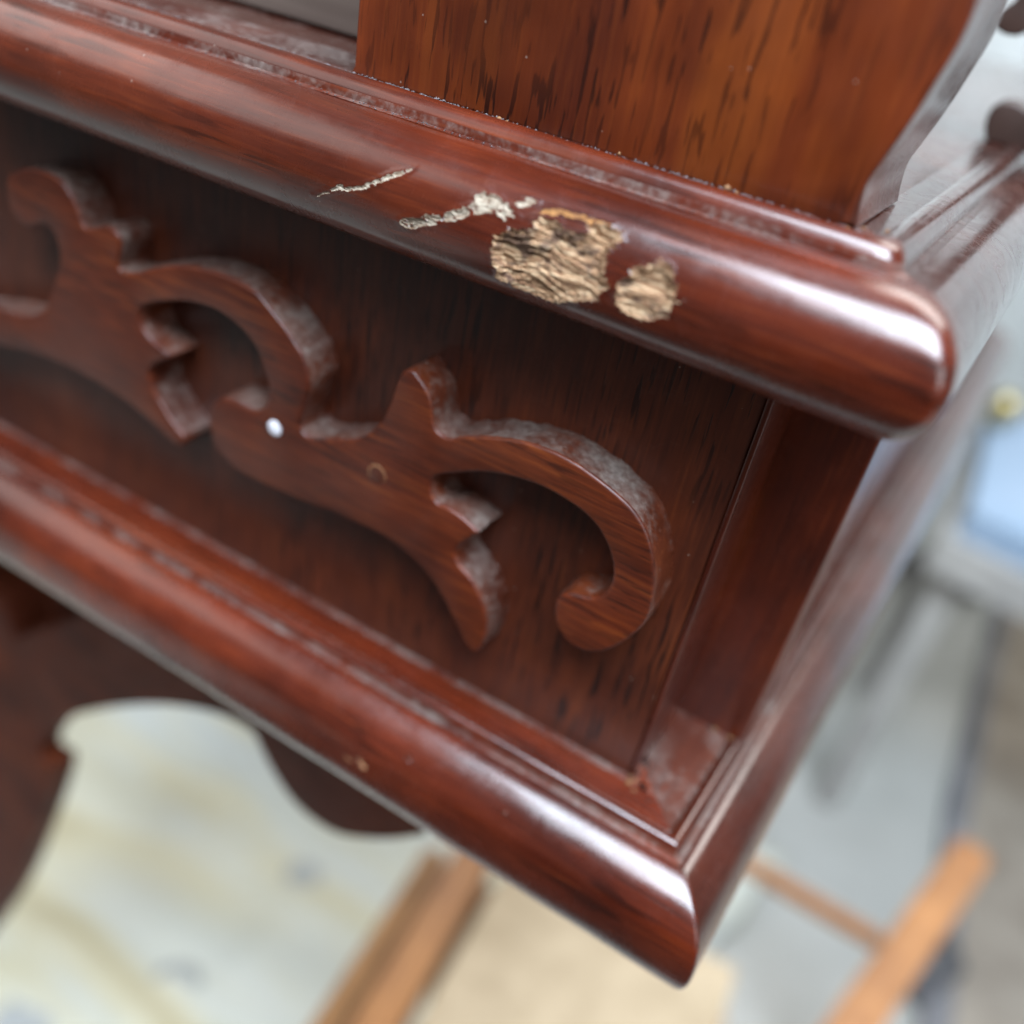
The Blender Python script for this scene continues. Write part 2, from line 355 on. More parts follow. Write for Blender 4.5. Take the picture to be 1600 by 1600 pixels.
def inside(pts, poly):
    x, y = pts[..., 0], pts[..., 1]
    r = np.zeros(x.shape, bool)
    n = len(poly)
    for i in range(n):
        x1, y1 = poly[i]; x2, y2 = poly[(i + 1) % n]
        if y1 == y2: continue
        c = ((y1 > y) != (y2 > y)) & (x < (x2 - x1) * (y - y1) / (y2 - y1) + x1)
        r ^= c
    return r

def dist_poly(pts, poly):
    d = np.full(pts.shape[:-1], 1e9)
    n = len(poly)
    for i in range(n):
        a = np.array(poly[i]); b = np.array(poly[(i + 1) % n]); ab = b - a
        t = np.clip(((pts - a) @ ab) / (ab @ ab + 1e-9), 0, 1)
        d = np.minimum(d, np.linalg.norm(pts - (a + t[..., None] * ab), axis=-1))
    return d

def vnoise(x, y, seed=0):
    """value noise on numpy arrays"""
    xi = np.floor(x).astype(np.int64); yi = np.floor(y).astype(np.int64)
    fx = x - xi; fy = y - yi
    fx = fx * fx * (3 - 2 * fx); fy = fy * fy * (3 - 2 * fy)
    def h(a, b):
        v = np.sin(a * 127.1 + b * 311.7 + seed * 74.7) * 43758.5453
        return v - np.floor(v)
    return (h(xi, yi) * (1 - fx) + h(xi + 1, yi) * fx) * (1 - fy) + (h(xi, yi + 1) * (1 - fx) + h(xi + 1, yi + 1) * fx) * fy

# ------------------------------------------------------------------ mouldings
def profile(segs):
    """segs: list of (control points, subdivisions, slot) -> points and one slot per span"""
    P, sl = [], []
    for pts, n, s in segs:
        q = catmull(pts, n) if n > 1 else np.array(pts, float)
        if P and np.linalg.norm(np.array(P[-1]) - q[0]) < 1e-6:
            q = q[1:]; k = len(q)
        else:
            k = len(q) - (0 if P else 1)
        P += [tuple(v) for v in q]; sl += [s] * k
    return np.array(P), sl

UPPER = [
    ([(-3, 164.0), (3.0, 164.1)], 1, 1),
    ([(3.0, 164.1), (3.6, 164.9), (4.9, 165.5), (6.8, 165.5), (8.4, 164.7), (9.6, 162.9)], 4, 0),
    ([(9.6, 162.9), (9.9, 161.2), (11.9, 161.0)], 1, 1),
    ([(11.9, 161.0)] + list(UPN), 12, 0),
    ([UPN[-1], (17.2, 133.6), (15, 133.4), (-4, 133.4)], 1, 0),
]
LOWER = [
    ([(-9, -0.2), (2.5, -0.2)], 1, 1),
    ([(2.5, -0.2), (11.2, -0.3)], 1, 0),
    ([(11.2, -0.3), (11.7, -0.9)], 1, 1),
    ([(11.7, -0.9), (12.2, 0.5), (13.1, 1.4), (14.2, 1.6), (15.3, 1.0), (16.0, -0.4)], 4, 0),
    ([(16.0, -0.4), (16.5, -2.0), (18.0, -2.3)], 1, 1),
    ([(18.0, -2.3), (18.6, -1.7), (20.5, -1.9), (23.4, -3.2), (26.6, -5.5), (29.4, -8.8), (31.5, -13), (32.7, -19), (32.9, -25), (31.9, -30), (29.5, -33.8), (26, -36)], 6, 0),
    ([(26, -36), (24.5, -36.4), (-9, -36.4)], 1, 0),
]
def wob(x, s, k):
    return 0.16 * (np.sin(x * 0.031 + k) + 0.6 * np.sin(x * 0.083 + 2 * k) + 0.35 * np.sin(x * 0.21 + s))

def sweep_front(name, prof, slots, mats, xs, k=0.0, chips=None, nose0=None, tail=20.0, rad=1.2):
    """front run from the far left to the mitre; chips cut dented patches out into sub-parts"""
    prof = np.asarray(prof)
    d, z = prof[:, 0], prof[:, 1]
    tan = np.gradient(prof, axis=0); tan /= np.linalg.norm(tan, axis=1)[:, None] + 1e-12
    nrm = np.c_[-tan[:, 1], tan[:, 0]]               # outward for a profile running top -> bottom
    if (nrm[len(prof) // 2] @ np.array([1.0, 0.4])) < 0: nrm = -nrm
    xe = W + d - E_ - rad
    X = np.zeros((len(xs), len(prof)))
    xlast = xs[-1]; x0 = xlast - tail
    for j in range(len(prof)):
        f = np.clip((xs - x0) / (xlast - x0), 0, 1)
        X[:, j] = np.where(xs <= x0, xs, x0 + (xe[j] - x0) * f)
    DD = np.broadcast_to(d, X.shape).copy(); ZZ = np.broadcast_to(z, X.shape).copy()
    w = wob(X, z[None, :] * 0.1, k) * np.clip((xlast - xs) / tail, 0, 1)[:, None]
    DD += w * nrm[None, :, 0]; ZZ += w * nrm[None, :, 1] * 0.6
    facemat = np.broadcast_to(np.array(slots)[None, :], (len(xs) - 1, len(prof) - 1)).copy()
    owner = np.full(facemat.shape, -1)
    if chips:
        s = np.r_[0, np.cumsum(np.linalg.norm(np.diff(prof, axis=0), axis=1))]
        s = s - s[nose0]
        SS = np.broadcast_to(s, X.shape)
        pts = np.stack([X, SS], -1)
        jit = np.stack([(vnoise(X * 0.5, SS * 1.6, 3) - .5) * 1.5 + (vnoise(X * 1.1, SS * 5.0, 5) - .5) * 0.6,
                        (vnoise(X * 1.3, SS * 2.6, 9) - .5) * 0.9 + (vnoise(X * 3.3, SS * 5.0, 8) - .5) * .5], -1)
        pj = pts + jit
        for ci, (cname, poly, depth, rough, raised) in enumerate(chips):
            box = (X > min(p[0] for p in poly) - 3) & (X < max(p[0] for p in poly) + 3)
            thin = cname != 'chipped_patch'
            pq = pts + jit * (0.38 if thin else 1.0)
            ins = inside(pq, poly) & box
            if thin: ins &= dist_poly(pq, poly) > 0.16
            if thin:                               # broken into torn fibres
                ins &= ~((vnoise(X * 0.9 + SS * 1.1, SS * 2.4 - X * .8, 41 + ci) < 0.33) & (vnoise(X * .3, SS * .9, 5) < .62))
            dist = np.where(box, dist_poly(pq, poly), 0)
            fall = np.clip(dist / max(0.6, abs(depth)), 0, 1)
            wv = 0.9 * np.sin(X * 0.23) + 0.5 * np.sin(X * 0.51 + 1)
            fib = (vnoise(X * 0.13, (SS - X * 0.10 + wv) * 1.3, 11 + ci) - .5) * 0.45 + (vnoise(X * 0.20, (SS - X * 0.10 + wv) * 3.0, 17 + ci) - .5) * 0.65 + (vnoise(X * 0.45, (SS - X * .1) * 6.0, 23 + ci) - .5) * 0.45
            steps = vnoise(X * 0.10 + SS * .1, SS * 0.30, 31 + ci)
            steps = np.floor(steps * 3) / 3 * 0.7 + steps * 0.3
            disp = np.where(ins, fall * (-depth * (0.45 + 0.75 * steps) + rough * fib) + raised * np.clip(1 - dist / 0.7, 0, 1), 0)
            # a slightly lifted lacquer lip round the chip
            disp = np.where(~ins & (dist < 0.9) & box, 0.10 * (1 - dist / 0.9), disp)
            DD += disp * nrm[None, :, 0]; ZZ += disp * nrm[None, :, 1]
            fi = (ins[:-1, :-1].astype(int) + ins[1:, :-1] + ins[:-1, 1:] + ins[1:, 1:]) >= 2
            owner[fi & (owner < 0)] = ci
    Yc = -DD
    na = 7
    phi = np.linspace(0, math.pi / 2, na + 1)[1:, None]
    X = np.vstack([X, xe[None, :] + rad * np.sin(phi)])
    Yc = np.vstack([Yc, -d[None, :] + rad * (1 - np.cos(phi))])
    ZZ = np.vstack([ZZ, np.broadcast_to(z, (na, len(z)))])
    facemat = np.vstack([facemat, np.broadcast_to(np.array(slots)[None, :], (na, len(slots)))])
    owner = np.vstack([owner, np.full((na, len(slots)), -1)])
    V = np.stack([X, Yc, ZZ], -1).reshape(-1, 3)
    nI, nJ = X.shape
    I, J = np.meshgrid(np.arange(nI - 1), np.arange(nJ - 1), indexing='ij')
    a = I * nJ + J
    quads = np.stack([a, a + 1, a + nJ + 1, a + nJ], -1)
    def build(nm, sel, mt, sl, parent):
        q = quads[sel]
        used, inv = np.unique(q.ravel(), return_inverse=True)
        return mesh(nm, V[used], inv.reshape(q.shape), mt, parent, sl)
    main = build(name, owner < 0, mats, facemat[owner < 0], CAB)
    subs = []
    if chips:
        for ci, (cname, poly, *_r) in enumerate(chips):
            sel = owner == ci
            if sel.any():
                kind = {'chipped_patch': M['chip'], 'lifted_lacquer': M['yellow'], 'nick': M['nick'], 'dent': M['dent']}.get(cname, M['scratch'])
                subs.append(build(cname, sel, kind, None, main))
    return main, subs

def sweep_side(name, prof, slots, mats, ys, k=0.0, rad=1.2):
    prof = np.asarray(prof); d, z = prof[:, 0], prof[:, 1]
    V = []
    for t in ys:
        y0 = -d + rad
        y = y0 + (DEPTH - y0) * t
        x = W + d - E_ + (y - y0) * SA + 0.05 * wob(y, 0, k) * min(1, t * 8)
        V.append(np.c_[x, y, z])
    V = np.array(V)
    V[0, :, 0] = W + d - E_
    nI, nJ = V.shape[:2]
    I, J = np.meshgrid(np.arange(nI - 1), np.arange(nJ - 1), indexing='ij')
    a = (I * nJ + J).ravel()
    q = np.stack([a, a + 1, a + nJ + 1, a + nJ], -1)
    return mesh(name, V.reshape(-1, 3), q, mats, CAB, np.tile(np.array(slots), nI - 1))

upP, upS = profile(UPPER)
nose0 = int(np.argmin(np.linalg.norm(upP - np.array(UPN[0]), axis=1)))
# finer rows over the nose, where the wood is torn
a_ = upP[:nose0 + 1]; mid_ = upP[nose0:]
nend = int(np.argmin(np.linalg.norm(mid_ - np.array(UPN[-1]), axis=1)))
fine = resample(mid_[:nend + 1], 0.17)
upF = np.vstack([a_[:-1], fine, mid_[nend + 1:]])
upFS = upS[:nose0] + [0] * (len(fine) - 1) + upS[nose0 + nend:]
upFS = upFS[:len(upF) - 1]
xs_up = np.unique(np.r_[np.linspace(-430, -112, 60), np.arange(-112, -20, 0.2), np.linspace(-20, 24, 36)])
chips = [
    ('chipped_patch', CHIPS['big'], 1.9, 0.8, 0.0),
    ('chipped_patch', CHIPS['small'], 1.6, 0.5, 0.0),
    ('scratch', CHIPS['scr1'], 0.25, 0.5, 0.25),
    ('scratch', CHIPS['scr2'], 0.2, 0.4, 0.2),
    ('scratch', CHIPS['scr3'], 0.35, 0.3, 0.1),
    ('lifted_lacquer', CHIPS['yel'], 0.2, 0.3, 0.15),
]
upper, subs = sweep_front("cornice_moulding", upF, upFS, [M['mould_x'], M['dusty_x']], xs_up, 0.3, chips, len(a_) - 1, rad=4.6)
lab = ["largest torn patch of bare tan wood on the cornice", "small oval torn patch right of the large one",
       "ragged pale scratch left of the large torn patch", "short pale flake above the large torn patch",
       "long thin pale scratch, leftmost on the cornice", "yellowed lifted lacquer above the large torn patch"]
for o, t in zip(subs, lab):
    o['label'] = t
side_t = np.r_[np.linspace(0, 0.12, 10), np.linspace(0.16, 1, 16)]
sweep_side("cornice_moulding", upP, upS, [M['mould_y'], M['dusty_y']], side_t, 1.0, rad=4.6)
loP, loS = profile(LOWER)
nl0 = int(np.argmin(np.linalg.norm(loP - np.array((18.0, -2.3)), axis=1)))
nl1 = int(np.argmin(np.linalg.norm(loP - np.array((26.0, -36.0)), axis=1)))
fl_ = resample(loP[nl0:nl1 + 1], 0.3)
loF = np.vstack([loP[:nl0], fl_, loP[nl1 + 1:]])
loFS = (loS[:nl0] + [0] * (len(fl_) - 1) + loS[nl1:])[:len(loF) - 1]
xs_lo = np.unique(np.r_[np.linspace(-430, -82, 130), np.arange(-82, -52, 0.3), np.linspace(-52, 24, 60)])
lo_chips = [
    ('nick', [(-73.6, 23.0), (-72.0, 22.4), (-70.4, 23.2), (-69.2, 24.6), (-70.2, 25.8), (-71.8, 25.2), (-73.2, 24.6)], 0.5, 0.5, 0.1),
    ('nick', [(-78.5, 25.5), (-76.5, 24.9), (-74.6, 25.6), (-76.0, 26.3)], 0.35, 0.3, 0.0),
    ('dent', [(-59.0, 13.2), (-57.8, 12.6), (-56.6, 13.4), (-56.2, 14.6), (-57.4, 15.0), (-58.6, 14.4)], 0.7, 0.2, 0.0),
]
lower, lsubs = sweep_front("base_moulding", loF, loFS, [M['mould_x'], M['dusty_x']], xs_lo, 2.1, lo_chips, nl0)
sweep_side("base_moulding", loP, [1 if k_ < 2 else s_ for k_, s_ in enumerate(loS)], [M['mould_y'], M['dusty_corner']], side_t, 3.0)

M['joint'] = plain("dark_mitre_joint", (0.012, 0.006, 0.004), (0.03, 0.014, 0.009), 500, 0.6)
def mitre(name, prof, rad):
    V, F = [], []
    prof = np.asarray(prof)
    t = np.gradient(prof, axis=0); t /= np.linalg.norm(t, axis=1)[:, None] + 1e-12
    n = np.c_[-t[:, 1], t[:, 0]]
    if n[len(n) // 2] @ np.array([1.0, 0.4]) < 0: n = -n
    for i_, ((d, z), (nd, nz)) in enumerate(zip(prof, n)):
        w = 0.10 + 0.10 * vnoise(np.array([i_ * .31]), np.array([.5]), 4)[0]
        cx, cy = W + d - E_ - rad + rad * math.sin(math.pi / 4), -d + rad * (1 - math.cos(math.pi / 4))
        for sgn, lift in ((-1, -.05), (0, .035), (1, -.05)):
            q = w * sgn * .7071
            V.append((cx + q + nd * lift * .7, cy + q - nd * lift * .7, z + nz * lift))
    for i_ in range(len(prof) - 1):
        for k_ in (0, 1):
            F.append((3 * i_ + k_, 3 * i_ + k_ + 1, 3 * i_ + k_ + 4, 3 * i_ + k_ + 3))
    return mesh(name, V, F, M['joint'], CAB, doubles=True)
mitre("mitre_joint", loP[2:-3], 1.2)

# ------------------------------------------------------------------ flat boards
bevel_box("frieze_panel", (-430, 0, -2), (0, T, 150), M['frieze'], CAB, 0.9)
bevel_box("edge_lipping", (0.02, -0.45, -1.5), (1.5, T - 0.3, 150), M['lipping'], CAB, 0.45)
bevel_box("corner_post", (-20, T, -3), (W, T + 26, 150), M['post'], CAB, 1.0, shear=SA)
bevel_box("side_panel", (W - 22, T + 26.4, -3), (W - 4, DEPTH - 6, 150), M['post'], CAB, 1.0, shear=SA)
bevel_box("shelf_top", (-430, 2.0, 150.5), (8, DEPTH - 2, 163.9), M['shelf'], CAB, 0.8, shear=SA)
bevel_box("carcass_base", (-430, 6.0, -35.5), (9, 300, -3.5), M['apron'], CAB, 0.8, shear=SA)
M['backing'] = plain("dull_backing_board", (0.10, 0.070, 0.055), (0.17, 0.125, 0.10), 90.0, 0.7, stretch=(0.2, 1, 3))
bevel_box("back_board", (-430, 38.5, 164.6), (-100, 48, 330), M['backing'], CAB, 0.8)

def slab(name, outline, y0, y1, mats, parent, bev=0.9, holes=(), shear=0.0, back=True, step=None, rag=0.0, nb=3):
    """an upright board cut to an outline in x,z; its front arris is rounded"""
    P = np.asarray(outline, float)
    area_ = 0.5 * np.sum(P[:, 0] * np.roll(P[:, 1], -1) - np.roll(P[:, 0], -1) * P[:, 1])
    if area_ < 0: P = P[::-1]
    t = np.roll(P, -1, 0) - np.roll(P, 1, 0)
    t /= np.linalg.norm(t, axis=1)[:, None] + 1e-9
    nrm = np.c_[t[:, 1], -t[:, 0]]            # outward
    n = len(P)
    rings = []
    for k in range(nb + 1):
        a = math.pi / 2 * k / nb
        rings.append((P - nrm * (bev * (1 - math.sin(a))), y0 + bev * (1 - math.cos(a))))
    nd = 4
    for k in range(1, nd + 1):
        yy = y0 + bev + (y1 - y0 - bev) * k / nd
        jit = 0 if not rag else (vnoise(np.arange(n) * 0.37, np.full(n, k * 1.3), 3) - .5) * rag
        rings.append((P + nrm * np.reshape(jit, (-1, 1)) if rag else P, yy))
    V, F, SL = [], [], []
    for q, y in rings:
        V += [(a + (y - y0) * shear, y, b) for a, b in q]
    q0 = rings[0][0]
    res = delaunay_2d_cdt([Vector((float(a), float(b))) for a, b in q0], [], [list(range(n))], 1, 1e-6)
    if len(res[0]) == n:
        orig = [o_[0] for o_ in res[3]]
        for f in res[2]:
            F.append(tuple(orig[i] for i in f)); SL.append(0)
    else:                      # the inset crossed itself: keep the extra points too
        base = len(rings) * n
        extra = [v for v in res[0]]
        V += [(float(v[0]), rings[0][1], float(v[1])) for v in extra]
        for f in res[2]:
            F.append(tuple(base + i for i in f)); SL.append(0)
    for r in range(len(rings) - 1):
        for i in range(n):
            j = (i + 1) % n
            F.append((r * n + i, r * n + j, (r + 1) * n + j, (r + 1) * n + i))
            SL.append(0 if r < nb else 1)
    me = bpy.data.meshes.new(name)
    me.from_pydata([tuple(Vector(v) * S) for v in V], [], F)
    for mt in mats: me.materials.append(mt)
    me.polygons.foreach_set("material_index", np.array(SL, dtype=np.int32))
    bm = bmesh.new(); bm.from_mesh(me)
    bmesh.ops.remove_doubles(bm, verts=bm.verts, dist=1e-8)
    bmesh.ops.recalc_face_normals(bm, faces=bm.faces)
    bm.to_mesh(me); bm.free()
    sharp(me, 50)
    return link(name, me, parent)

slab("rear_scroll_bracket", catmull([(13.12, 164.2), (24, 164.2), (38, 164.2), (40, 180), (40.5, 200), (38, 214), (30, 220), (2.73, 214.23), (3.09, 205.33), (0.9, 201.72), (-1.06, 199.17), (-0.58, 196.37), (2.98, 194.56), (7.55, 194.81), (10.5, 197.6), (13.5, 202.49), (26.5, 196), (29.5, 188), (28.5, 181), (22.6, 179.2), (19.6, 175.57), (15.94, 176.61), (12.11, 176.25), (9.5, 174.44), (8.78, 171.49), (9.47, 167.66), (11.62, 163.76)], 4), 170, 184, [M['brown'], M['brown']], CAB, 0.8)

# gallery panel standing on the cornice, its right end cut to a curve
right = catmull(PED, 5)
top = [(9.2, 212), (7.5, 222), (3.5, 234), (-3, 246), (-14, 258), (-30, 266), (-60, 270), (-95, 266), (-112, 250), (-117.5, 230)]
ped = np.vstack([right, catmull(top, 4), [(-117.5, 200), (-117.5, 166), (-117.5, 163.7), (-90, 163.7), (-60, 163.7), (-30, 163.7), (0, 163.7)]])
slab("gallery_panel", ped, 0.0, T + 1, [M['gallery'], M['gallery_end']], CAB, 1.1, shear=SA)

# the applied fretwork
fr = catmull(FRET, 4, True)
fr = resample(fr, 0.9, True)
fret = slab("fretwork", fr, -12.6, -0.02, [M['fret'], M['fret_side']], CAB, 0.95, rag=0.9)

def dome(name, c, r, h, mat, parent, label=None, y=-12.6, seg=24):
    V = [(c[0], y - h, c[1])]; F = []
    R = 6
    for k in range(1, R + 1):
        a = math.pi / 2 * k / R
        for i in range(seg):
            t = 2 * math.pi * i / seg
            V.append((c[0] + r * math.sin(a) * math.cos(t), y - h * math.cos(a) + (0.6 if k == R else 0), c[1] + r * math.sin(a) * math.sin(t)))
    for i in range(seg):
        F.append((0, 1 + i, 1 + (i + 1) % seg))
        for k in range(R - 1):
            a = 1 + k * seg
            F.append((a + i, a + seg + i, a + seg + (i + 1) % seg, a + (i + 1) % seg))
    o = mesh(name, V, F, mat, parent, doubles=True)
    if label: o['label'] = label
    return o
M['pin'] = plain("white_pin_enamel", (0.70, 0.69, 0.74), (0.80, 0.79, 0.83), 300, 0.45)
dome("pin_head", PIN, 2.5, 0.7, M['pin'], fret, "small round white pin head pressed into the fretwork")
# dowel plug: a disc just below the face inside a raised ring of filler
M['plug'] = wood("dowel_plug_wood", 'z', *BRN, rough=0.45, coat=0.2, pores=0.2, seed=12.0)
M['filler'] = scratchmat("pale_filler_ring", (0.16, 0.055, 0.02), (0.30, 0.14, 0.06))
dome("dowel_plug", DOWEL, 2.6, 0.25, M['plug'], fret, "round wooden dowel plug in the fretwork")
def ring(name, c, r, th, mat, parent, y, a0, a1, seg=36):
    V, F = [], []
    m_ = 8
    for i in range(seg + 1):
        t = a0 + (a1 - a0) * i / seg
        w = th * (0.35 + 0.65 * math.sin(math.pi * i / seg)) * (0.8 + 0.4 * random.random())
        for k in range(m_):
            b = 2 * math.pi * k / m_
            rr = r + w * math.cos(b)
            V.append((c[0] + rr * math.cos(t), y - 0.55 * w * math.sin(b), c[1] + rr * math.sin(t)))
    for i in range(seg):
        for k in range(m_):
            F.append((i * m_ + k, i * m_ + (k + 1) % m_, (i + 1) * m_ + (k + 1) % m_, (i + 1) * m_ + k))
    return mesh(name, V, F, mat, parent, doubles=True)
ring("filler_ring", DOWEL, 2.8, 0.34, M['filler'], fret, -12.65, math.radians(-20), math.radians(215))

# scalloped apron under the base moulding, with a leg bracket at its left end
ap = [tuple(v) for v in catmull(APRON, 4)]
outl = [(-60, -36.6), (-62, -80)] + ap + [(-620, -760), (-620, -36.6)]
nt_ = [(-384, -36.6), (-380, -120)] + NOTCH[::-1] + [(-270, -110), (-255, -36.6)]
slab("apron", outl + nt_, 30, 46, [M['apron'], M['apron']], CAB, 0.9, shear=0.0)
bevel_box("notch_backing", (-460, 47, -186), (-283, 53, -36.8), M['apron'], CAB, 0.8)  # added behind the notch to hide the bright cloth and keep the opening dark

# ------------------------------------------------------------------ grit, crumbs and small nicks
def crumbs(name, items, mat, parent, label=None, kind='stuff'):
    V, F = [], []
    base = [(1, 0, 0), (-1, 0, 0), (0, 1, 0), (0, -1, 0), (0, 0, 1), (0, 0, -1)]
    tri = [(0, 2, 4), (2, 1, 4), (1, 3, 4), (3, 0, 4), (2, 0, 5), (1, 2, 5), (3, 1, 5), (0, 3, 5)]
    for (x, y, z, r, st) in items:
        a = random.random() * 6.28; c, s = math.cos(a), math.sin(a)
        n0 = len(V)
        for b in base:
            q = [b[0] * r * st * random.uniform(.6, 1.2), b[1] * r * random.uniform(.6, 1.2), b[2] * r * random.uniform(.4, .9)]
            V.append((x + q[0] * c - q[1] * s, y + q[0] * s + q[1] * c, z + q[2]))
        F += [tuple(n0 + i for i in t) for t in tri]
    o = mesh(name, V, F, mat, parent, deg=120)
    if kind: o['kind'] = kind
    if label: o['label'] = label
    return o
M['dust'] = scratchmat("grey_dust", (0.055, 0.045, 0.045), (0.15, 0.13, 0.135))
def film(name, outline, z, mat, parent, amp=0.25):
    P = resample(catmull(outline, 5, True), 0.8, True)
    c = P.mean(0); V, F = [], []
    R_ = 7; n = len(P)
    for k in range(R_ + 1):
        f = k / R_
        q = c + (P - c) * f
        h = amp * (1 - f ** 3) * (0.5 + vnoise(q[:, 0] * .8, q[:, 1] * .8, 6)) + (0.02 if k < R_ else -0.1)
        V += [(a_, b_, z + g) for (a_, b_), g in zip(q, h)]
    for k in range(R_):
        for i_ in range(n):
            F.append((k * n + i_, k * n + (i_ + 1) % n, (k + 1) * n + (i_ + 1) % n, (k + 1) * n + i_))
    return mesh(name, V, F, mat, parent, doubles=True)
M['film'] = wood("settled_dust_film", 'y', *RET, rough=0.4, coat=0.2, pores=0.0, dust=0.35, seed=14.0)
film("dust_film", [(-428, 3), (-380, 2.5), (-330, 2.8), (-280, 2.4), (-230, 2.8), (-180, 2.4), (-119, 2.6), (-118.6, 9), (-119, 22), (-150, 15), (-180, 18), (-230, 13), (-280, 17), (-330, 14), (-380, 17), (-428, 14)], 163.95, M['film'], CAB, 0.5)
M['gap'] = plain("dark_gap_shade", (0.006, 0.004, 0.003), (0.02, 0.013, 0.01), 400, 0.9)  # near-black colour paints the shade of open gaps and holes at the corner
gaps = [(2.2, 8.0, 0.0, 1.5, .9), (3.0, 6.4, 0.0, 1.1, .7), (0.9, -0.4, -0.1, 1.0, 1.0), (2.2, 2.2, 0, .7, 2.0), (5.5, -1.5, 0, .45, 3.0), (8.5, -5.0, 0, .4, 3.0),
        (14, 34.5, -0.1, .6, 3.2), (6, 34.6, -0.1, .6, 3.2), (20, 34.5, -0.1, .6, 3.2), (23.4, 34.0, 0, .8, 1.2), (16.5, -11.0, -0.6, .5, 1.5)]
crumbs("gap_shade", gaps, M['gap'], CAB)
M['tan_crumb'] = scratchmat("tan_wood_crumb", (0.13, 0.055, 0.022), (0.26, 0.13, 0.055))
it = []
for _ in range(2400):
    x = random.uniform(-300, 6); y = -abs(random.gauss(0.0, 1.5)) - .1
    if y < -3: continue
    cl = vnoise(np.array([x * .05]), np.array([0.3]), 2)[0]
    if random.random() > cl * 1.1: continue
    it.append((x, y, 164.25 + random.random() * .35, random.uniform(.10, .36) * (0.6 + cl * .8), 1.7))
for _ in range(500):
    x = random.uniform(-330, 20); it.append((x, -random.uniform(9.9, 12.0), 161.2, random.uniform(.08, .24), 1.5))
for _ in range(420):
    x = random.uniform(-300, 10); it.append((x, -random.uniform(16.3, 18.2), -2.1, random.uniform(.08, .26), 1.5))
for _ in range(500):
    x = random.uniform(-320, 0); it.append((x, -abs(random.gauss(0, .9)) - .1, -0.05, random.uniform(.08, .32), 1.5))
crumbs("dust_grit", it, M['dust'], CAB)
tan = [(-76, -1.0, 164.6, 0.9, 1.5), (-74, -0.8, 164.4, 0.6, 1.2), (-46.5, -0.6, 165.0, 0.7, 0.8), (-22, -0.4, 164.8, 0.9, 1.5), (-20, -0.3, 164.5, 0.6, 1.2), (3.2, -0.8, 164.5, 0.7, 1.6), (5.5, 3.0, 164.5, 0.6, 1.3), (9.5, 6.0, 164.4, 0.7, 1.4), (1.2, -3.0, 0.2, 1.1, 1.5), (2.4, -1.4, 0.3, 0.8, 1.3), (0.6, -1.0, 0.6, 0.7, 1.2), (3.5, -4.5, 0.1, 0.6, 1.8), (20, 34, 0.4, 0.9, 1.6), (15, 34.4, 0.3, 0.7, 1.8), (23.5, 33, 0.3, 0.9, 1.4)]
crumbs("wood_crumb", tan, M['tan_crumb'], CAB)

# ------------------------------------------------------------------ the blurred place behind
def tagged(o, label=None, cat=None, group=None, kind=None):
    if label: o['label'] = label
    if cat: o['category'] = cat
    if group: o['group'] = group
    if kind: o['kind'] = kind
    return o
def root(name, loc, label, cat, group=None):
    o = bpy.data.objects.new(name, None); COL.objects.link(o); o.location = loc
    return tagged(o, label, cat, group)
def bar(name, a, b, w, h, mat, parent, bev=0.004):
    a, b = Vector(a), Vector(b)
    L = (b - a).length
    bm = bmesh.new(); bmesh.ops.create_cube(bm, size=1.0)
    for v in bm.verts: v.co = Vector((v.co.x * L, v.co.y * w, v.co.z * h))
    bmesh.ops.bevel(bm, geom=bm.edges[:], offset=bev, segments=2, affect='EDGES')
    q = (b - a).to_track_quat('X', 'Z')
    bm.transform(Matrix.Translation((a + b) / 2) @ q.to_matrix().to_4x4())
    me = bpy.data.meshes.new(name); bm.to_mesh(me); bm.free()
    me.materials.append(mat); sharp(me)
    return link(name, me, parent)
def quad_slab(name, pts, z0, z1, mat, parent=None):
    n = len(pts)
    V = [(x, y, z0) for x, y in pts] + [(x, y, z1) for x, y in pts]
    F = [tuple(range(n))[::-1], tuple(range(n, 2 * n))] + [(i, (i + 1) % n, n + (i + 1) % n, n + i) for i in range(n)]
    return mesh(name, V, F, mat, parent, scale=1.0, doubles=True)
def lathe(name, prof, c, mat, parent=None, seg=28):
    V, F = [], []
    for r, z in prof:
        for i in range(seg):
            t = 2 * math.pi * i / seg
            V.append((c[0] + r * math.cos(t), c[1] + r * math.sin(t), c[2] + z))
    for k in range(len(prof) - 1):
        for i in range(seg):
            F.append((k * seg + i, k * seg + (i + 1) % seg, (k + 1) * seg + (i + 1) % seg, (k + 1) * seg + i))
    return mesh(name, V, F, mat, parent, scale=1.0, doubles=True)

M['floor'] = plain("pale_stone_floor", (0.34, 0.335, 0.305), (0.47, 0.465, 0.43), 5.0, 0.5)
M['rug'] = plain("beige_rug", (0.22, 0.18, 0.14), (0.36, 0.31, 0.25), 14.0, 0.95)
M['rugdark'] = plain("dark_rug_border", (0.10, 0.10, 0.11), (0.26, 0.25, 0.25), 11.0, 0.95)
M['pine'] = plain("orange_pine", (0.24, 0.095, 0.028), (0.36, 0.155, 0.048), 30.0, 0.45, stretch=(1, 1, 1))
M['pine_dark'] = plain("brown_pine", (0.19, 0.085, 0.025), (0.30, 0.14, 0.045), 30.0, 0.5)
M['seat'] = plain("tan_woven_seat", (0.33, 0.25, 0.155), (0.45, 0.35, 0.23), 40.0, 0.8)
M['blue'] = plain("pale_blue_paint", (0.24, 0.33, 0.44), (0.31, 0.39, 0.49), 8.0, 0.5)
M['greywood'] = plain("grey_limed_wood", (0.27, 0.26, 0.245), (0.40, 0.385, 0.36), 20.0, 0.6)
M['brass'] = plain("worn_brass", (0.42, 0.33, 0.14), (0.58, 0.48, 0.24), 60.0, 0.3, metal=1.0)
M['white'] = plain("white_cotton", (0.66, 0.68, 0.66), (0.78, 0.80, 0.78), 4.0, 0.9)

